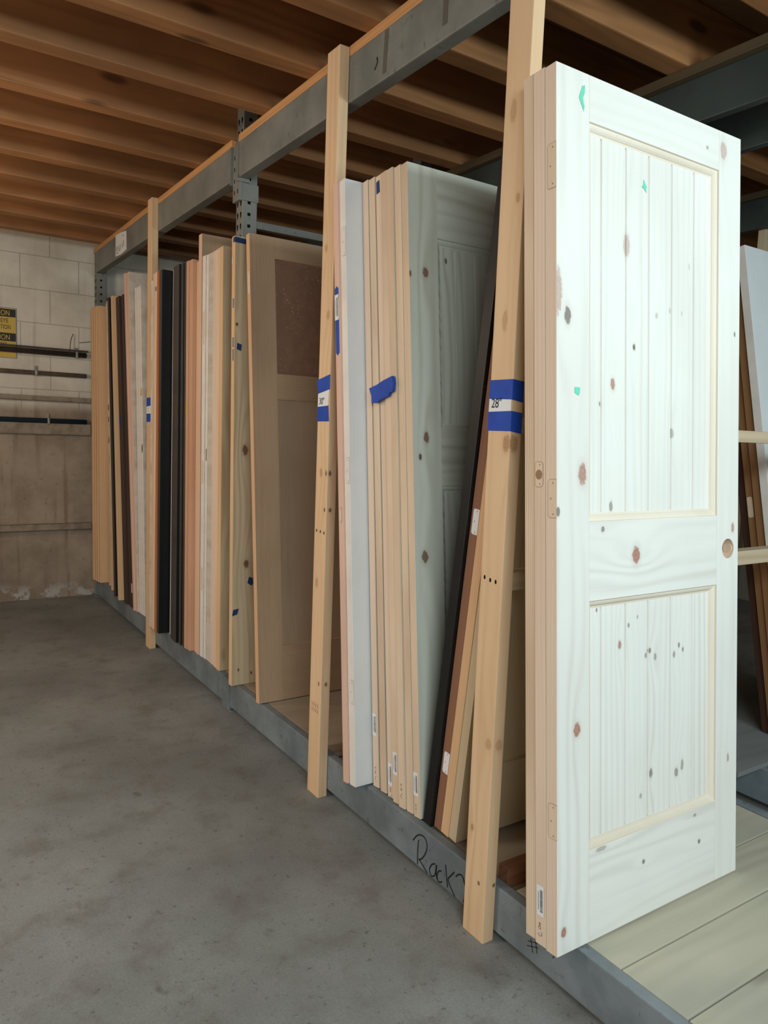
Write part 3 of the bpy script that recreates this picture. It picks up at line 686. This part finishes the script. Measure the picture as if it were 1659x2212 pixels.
# upright stack between the leaning doors and the 30 inch post
g30 = 'pine doors stacked in the 30 inch bay'
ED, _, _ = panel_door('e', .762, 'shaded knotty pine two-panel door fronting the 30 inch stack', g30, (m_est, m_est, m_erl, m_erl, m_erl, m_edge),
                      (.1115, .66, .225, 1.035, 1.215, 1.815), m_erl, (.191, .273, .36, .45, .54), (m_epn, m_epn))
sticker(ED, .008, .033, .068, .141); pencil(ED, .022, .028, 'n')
for k, lab, mm in (('d', 'pine door directly behind the shaded knotty door in the 30 inch stack', m_edge), ('c3', 'pine door third in the 30 inch stack, right end under the blue tape', m_edge),
               ('c2', 'pine door fourth in the 30 inch stack, middle of the blue tape', m_edge), ('c1', 'pine door fifth in the 30 inch stack, with a small blue tape near its top', m_edge2),
               ('b', 'pine door sixth in the 30 inch stack, left of the blue tape', m_edge), ('a', 'pine door next to the white primed door, with the highest barcode sticker', m_edge2)):
    o = slabdoor(k, .762, lab, g30, m_face, mm)
    if k == 'a': sticker(o, .008, .033, .175, .249); pencil(o, .02, .03, 'c')
    if k == 'c1': sticker(o, .006, .031, .041, .114); pencil(o, .018, .018, '8'); patch_edge(o, m_navy, [(.010, 1.976), (.030, 1.974), (.030, 2.013), (.012, 2.016)])
    if k == 'c2': sticker(o, .006, .030, .093, .166)
    if k == 'c3': pencil(o, .018, .04, 'c')
# the tape runs over several stacked door edges
loc, rx = place('c2')
tp = bmesh.new(); poly(tp, [(-.0105, a, b) for a, b in ((.105, 1.352), (.06, 1.357), (.02, 1.366), (-.030, 1.373), (-.037, 1.350), (-.030, 1.325), (-.012, 1.322), (-.006, 1.314), (.035, 1.308), (.066, 1.300), (.092, 1.302), (.092, 1.325))])
tpo = mk('tape_strip', tp, m_blue); tpo.location = loc; tpo.rotation_euler = (rx, 0, 0)
md = tpo.modifiers.new('s', 'SOLIDIFY'); md.thickness = .0104; md.offset = 0
tag(tpo, 'torn blue tape stuck across several pine door edges', 'tape')
Wd = slabdoor('W', .762, 'white primed door jutting out left of the pine stack', 'white doors in the near bays', m_white, m_whiteE, 'flush')
for a, b in ((1.7794, 1.8747), (1.0227, 1.1096), (.2794, .3613)): mortise(Wd, 0, .024, a, b, m_whiteE)
W2 = slabdoor('W2', .762, 'pinkish door between the white door and the 30 inch post, blue taped', g30, m_pink, m_pink, 'flush')
patch_edge(W2, m_blue, [(.002, 1.640), (.026, 1.644), (.026, 1.676), (.014, 1.684), (.003, 1.676)]); sticker(W2, .003, .028, 1.571, 1.656, .0004)
patch_edge(W2, m_blue, [(.002, 1.575), (.026, 1.575), (.025, 1.462), (.014, 1.452), (.002, 1.46)]); mortise(W2, .006, .024, .887, .941, None, True)

# bay beyond the 30 inch post
gm = 'doors packed between the 30 inch post and the farthest post'
m_rain = NT('glint_speckled_panel')
def rain():
    s = m_rain; X, Y, Z = s.coords(); v = s.n.new('ShaderNodeTexVoronoi'); s.link(s.comb(X, Y, Z), v.inputs['Vector']); v.inputs['Scale'].default_value = 78.
    n = s.noise(s.comb(X, Y, Z), 30., 4.); n2 = s.noise(s.comb(X, Y, Z), 6., 3.)
    sp = s.math('MULTIPLY', s.ramp(v.outputs['Distance'], .06, .2, 1., 0.), s.ramp(n2, .46, .58))  # pale spots: glints of the textured panel painted into its colour
    col = s.mix(n, lin((160, 124, 100)), lin((128, 98, 78))); col = s.mix(sp, col, lin((244, 232, 216)))
    return s.done(col, .35, .5, bump=n, bs=.4, bd=.004)
rain()
O1, _, _ = panel_door('O1', .813, 'brown oak shaker door with a speckled upper panel', gm, (m_oakf, m_oakf, m_oakr, m_oakr, m_oakr, m_oake), (.119, .70, .240, 1.325, 1.437, 1.939), m_oakf, (), (m_oakp, m_rain.copy() if False else m_rain.m), False, .30)
mortise(O1, 0, .0265, 1.771, 1.872)
N1 = slabdoor('N1', .813, 'knotty yellow pine board left of the oak door, with blue tape bits', gm, m_knotty, m_tan, 'flush')
for a, b in ((1.721, 1.762), (1.548, 1.592), (1.489, 1.540)): patch_edge(N1, m_gtape, [(.003, a), (.02, a), (.02, b), (.003, b)])
patch_edge(N1, m_clear, [(.024, 1.915), (.031, 1.914), (.032, 1.93), (.029, 1.943), (.024, 1.94)], 'plastic_wrap')
patch_edge(N1, m_navy, [(0, 2.004), (.018, 2.006), (.018, 2.024), (0, 2.028)]); patch_face(N1, m_navy, [(0, 2.004), (.11, 2.0), (.11, 2.022), (0, 2.028)])
patch_face(N1, m_navy, [(.012, 1.540), (.033, 1.533), (.036, 1.562), (.014, 1.568)]); patch_face(N1, m_navy, [(.0, .329), (.025, .335), (.033, .362), (.006, .358)])
patch_face(N1, m_navy, [(.074, .478), (.094, .464), (.103, .475), (.1, .5), (.082, .507)])
for k, lab, mf, me, w in (
    ('P1', 'pale pine door with a broad knotty face left of the taped board', m_knotface, m_tan, .864), ('P2', 'thin pine door edge directly left of the broad pine face', m_face, m_edge2, .864),
    ('P3a', 'second thin pine edge left of the broad pine face', m_face, m_edge2, .864), ('P3b', 'pine edge beside the greyish white doors', m_face, m_edge2, .864),
    ('g1a', 'greyish white door edge nearest the pine edges', m_cream, m_greyw, .864), ('g1b', 'narrow greyish white door edge, second from the pine edges', m_cream, m_greyw, .864),
    ('g2', 'chipped white door edge between greyish white edges', m_cream, m_whiteE, .864), ('w1', 'brighter white door with a worn face in front of the tall tan panel', m_cream, m_whiteE, .864),
    ('T', 'tall tan door rising above its neighbours', m_oakf, m_pink, .864), ('R0', 'narrow reddish edge below the tall tan door', m_red, m_tan, .864),
    ('R1', 'reddish alder door with a broad face by the black doors', m_red, m_red, .864), ('R2', 'reddish door edge touching the black doors, with a yellow sticker', m_red, m_red, .864),
    ('k1', 'black door edge next to the reddish doors', m_black, m_char, .86), ('k2', 'charcoal door edge, second from the reddish doors', m_black, m_char, .86),
    ('k3', 'charcoal door edge, third from the reddish doors', m_black, m_char, .86), ('k4', 'thick charcoal door edge, fourth from the reddish doors', m_black, m_char, .86),
    ('k4b', 'dark door edge right of the thin white edge', m_black, m_char, .86), ('ws', 'thin bright white door edge between black doors', m_white, m_whiteE, .86),
    ('k5', 'black door with a broad dark face right of the farthest post', m_black, m_char, .86), ('F1', 'orange fir door edge beside the farthest post', m_orange, m_orange, .86),
    ('F2', 'pale fir door edge with a small grey tape, by the farthest post', m_edge2, m_edge2, .86), ('F3', 'pale pine door edge in front of the farthest post', m_edge2, m_edge, .86),
    ('F4', 'cream door edge partly covering the farthest post', m_cream, m_cream, .86)):
    o = slabdoor(k, w, lab, gm, mf, me, 'flush' if k in ('k5', 'T', 'R1', 'P1', 'w1') else 'panel')
    if k == 'R2': patch_edge(o, m_yellow, [(.004, 1.25), (.03, 1.248), (.03, 1.318), (.004, 1.32)], 'sticker')
    if k == 'F2': patch_edge(o, m_gtape, [(.004, 1.930), (.032, 1.930), (.032, 1.953), (.004, 1.953)])
    if k == 'w1':
        for a, b in ((1.60, 1.76), (.9, 1.02), (.35, .47)): patch_edge(o, m_mort, [(.012, a), (.03, a), (.03, b), (.012, b)], 'chipped_paint')
    if k == 'g2': patch_edge(o, m_pencil, [(.006, 1.02), (.016, 1.02), (.016, 1.08), (.006, 1.08)], 'chipped_paint')
# last bay
gf = 'doors packed between the farthest post and the block wall'
for k, lab, mf, me in (
    ('wh3', 'white door beside the farthest post, with a yellow sticker', m_cream, m_whiteE), ('wh2', 'middle of the three short white doors left of the farthest post', m_cream, m_whiteE), ('wh2b', 'short white door in front of the tall pink door', m_cream, m_whiteE),
    ('wh1', 'tall white faced door left of the farthest post', m_cream, m_pink), ('wh0', 'tall pinkish door edge next to the dark brown doors', m_pink, m_pink),
    ('dk4', 'dark brown door edge touching the tall pinkish door', m_walnut, m_dkbrown), ('dk3', 'black brown door edge, second from the tall pinkish door', m_walnut, m_dkbrown), ('dk2', 'dark grey brown door edge with blue tape', m_walnut, m_dkbrown), ('dk2b', 'dark grey brown door edge beside the slim tan edge', m_walnut, m_dkbrown),
    ('tan', 'slim tan door edge between dark doors', m_tan, m_tan), ('wt2', 'small white door top right of its twin, above the dark doors', m_white, m_whiteE), ('wt1', 'small white door top left of its twin, above the dark doors', m_white, m_whiteE),
    ('dk1', 'charcoal door edge left of the slim tan edge', m_black, m_dkbrown), ('lt2', 'chipped tan and white door edge near the wall', m_tan, m_cream), ('lt1', 'tan door edge right of the pine doors in the corner', m_tan, m_tan),
    ('pn', 'pine door edge, fourth from the block wall', m_tan, m_tan), ('pm', 'broad pine door edge, third from the block wall', m_tan, m_tan), ('pm2', 'pine door edge, second from the block wall', m_tan, m_tan), ('pf', 'pine door edge closest to the block wall', m_tan, m_tan)):
    o = slabdoor(k, .9, lab, gf, mf, me, 'flush' if k in ('wh1',) else 'panel')
    if k == 'wh3':
        patch_edge(o, m_yellow, [(.004, 1.366), (.03, 1.37), (.024, 1.419), (.012, 1.41)], 'sticker')
        patch_edge(o, paint('green_blot', (84, 98, 80), (70, 84, 68)), [(.014+.012*math.cos(q*.4488), 1.043+.028*math.sin(q*.4488)) for q in range(14)], 'green_blot')
    if k == 'dk2': patch_edge(o, m_navy, [(.002, 1.17), (.034, 1.18), (.036, 1.24), (.006, 1.25)])
    if k == 'dk2b': patch_edge(o, m_navy, [(.004, 1.18), (.034, 1.19), (.034, 1.25), (.004, 1.25)])
    if k == 'dk4': patch_edge(o, m_paper, [(.006, .10), (.024, .10), (.024, .16), (.006, .16)], 'sticker')
    if k == 'lt2':
        for a, b in ((1.28, 1.32), (1.20, 1.235), (1.05, 1.09)): patch_edge(o, m_dkbrown, [(.016, a), (.033, a), (.033, b), (.016, b)], 'chipped_paint')

# second rack: doors seen past the edge of the big pine door
gr = 'doors in the second rack at the right edge'
RW, _, _ = panel_door('rw', .762, 'white raised panel door leaning in the second rack', gr, (m_white,)*5+(m_whiteE,), (.118, .66, .23, .80, .95, 1.73), m_white, (), (m_white, m_white))
for k, lab, me in (('rb1', 'brown oak door directly behind the white panel door', m_oakf), ('rb2', 'brown door with a pale hinge seat behind the white panel door', m_oakf), ('rb3', 'dark walnut door deepest in the second rack', m_walnut)):
    o = slabdoor(k, .762, lab, gr, me, wood('brown_edge_'+k, (150, 108, 70), (120, 84, 52), 400, 8, 'z') if k != 'rb3' else m_walnut)
    if k == 'rb2': mortise(o, .006, .031, .895, .983)
o = boxobj('wooden_post', (2.44, 2.477, 2.27, 2.31, .0, 2.636), m_creamwood, None, .002); tag(o, 'pale wooden post behind the white panel door in the second rack', 'wooden post')

# ------------------------------------------------------------------ light
def area(name, loc, rot, sx, sy, power, col):
    l = bpy.data.lights.new(name, 'AREA'); l.shape = 'RECTANGLE'; l.size = sx; l.size_y = sy; l.energy = power; l.color = col
    o = bpy.data.objects.new(name, l); COL.objects.link(o); o.location = loc; o.rotation_euler = rot; return o
def aim(o, target):
    d = Vector(target)-o.location; o.rotation_euler = d.to_track_quat('-Z', 'Y').to_euler()
k1 = area('daylight_lamp', (.72, -.65, 2.2), (0, 0, 0), 1.1, .3, 37, (.77, .94, 1.)); aim(k1, (.4, 1.2, 1.7))
k2 = area('open_bay_daylight', (-1.75, -1.7, 2.3), (0, 0, 0), 1.8, 1.2, 100, (.82, .94, 1.)); aim(k2, (-.5, 1.2, .2))
k3 = area('aisle_lamp', (-3.1, 2.6, 2.2), (0, 0, 0), .7, 3.8, 74, (1., .915, .83)); aim(k3, (0, 2.6, 1.3))
k4 = bpy.data.lights.new('bulb', 'POINT'); k4.energy = 33; k4.color = (1., .80, .58); k4.shadow_soft_size = .12
o = bpy.data.objects.new('bulb', k4); COL.objects.link(o); o.location = (-2.0, 4.2, 2.0)
w = bpy.data.worlds.new('world'); S.world = w; w.use_nodes = True
w.node_tree.nodes['Background'].inputs[0].default_value = (.55, .62, .64, 1); w.node_tree.nodes['Background'].inputs[1].default_value = .5

# ------------------------------------------------------------------ camera
yaw, pit, rol = math.radians(33.51), math.radians(5.97), math.radians(2.17)
f = Vector((math.sin(yaw)*math.cos(pit), math.cos(yaw)*math.cos(pit), -math.sin(pit))); r = Vector((math.cos(yaw), -math.sin(yaw), 0)); u = r.cross(f)
r2 = r*math.cos(rol)+u*math.sin(rol); u2 = -r*math.sin(rol)+u*math.cos(rol)
cam = bpy.data.cameras.new('camera'); cam.sensor_fit = 'HORIZONTAL'; cam.sensor_width = 36.; cam.lens = 1629.3/1659*36; cam.clip_start = .05
co = bpy.data.objects.new('camera', cam); COL.objects.link(co)
M = Matrix((r2, u2, -f)).transposed().to_4x4(); M.translation = (-1.3263, 0, 1.3495); co.matrix_world = M
S.camera = co
S.view_settings.view_transform = 'Standard'; S.view_settings.look = 'None'; S.view_settings.exposure = 0.
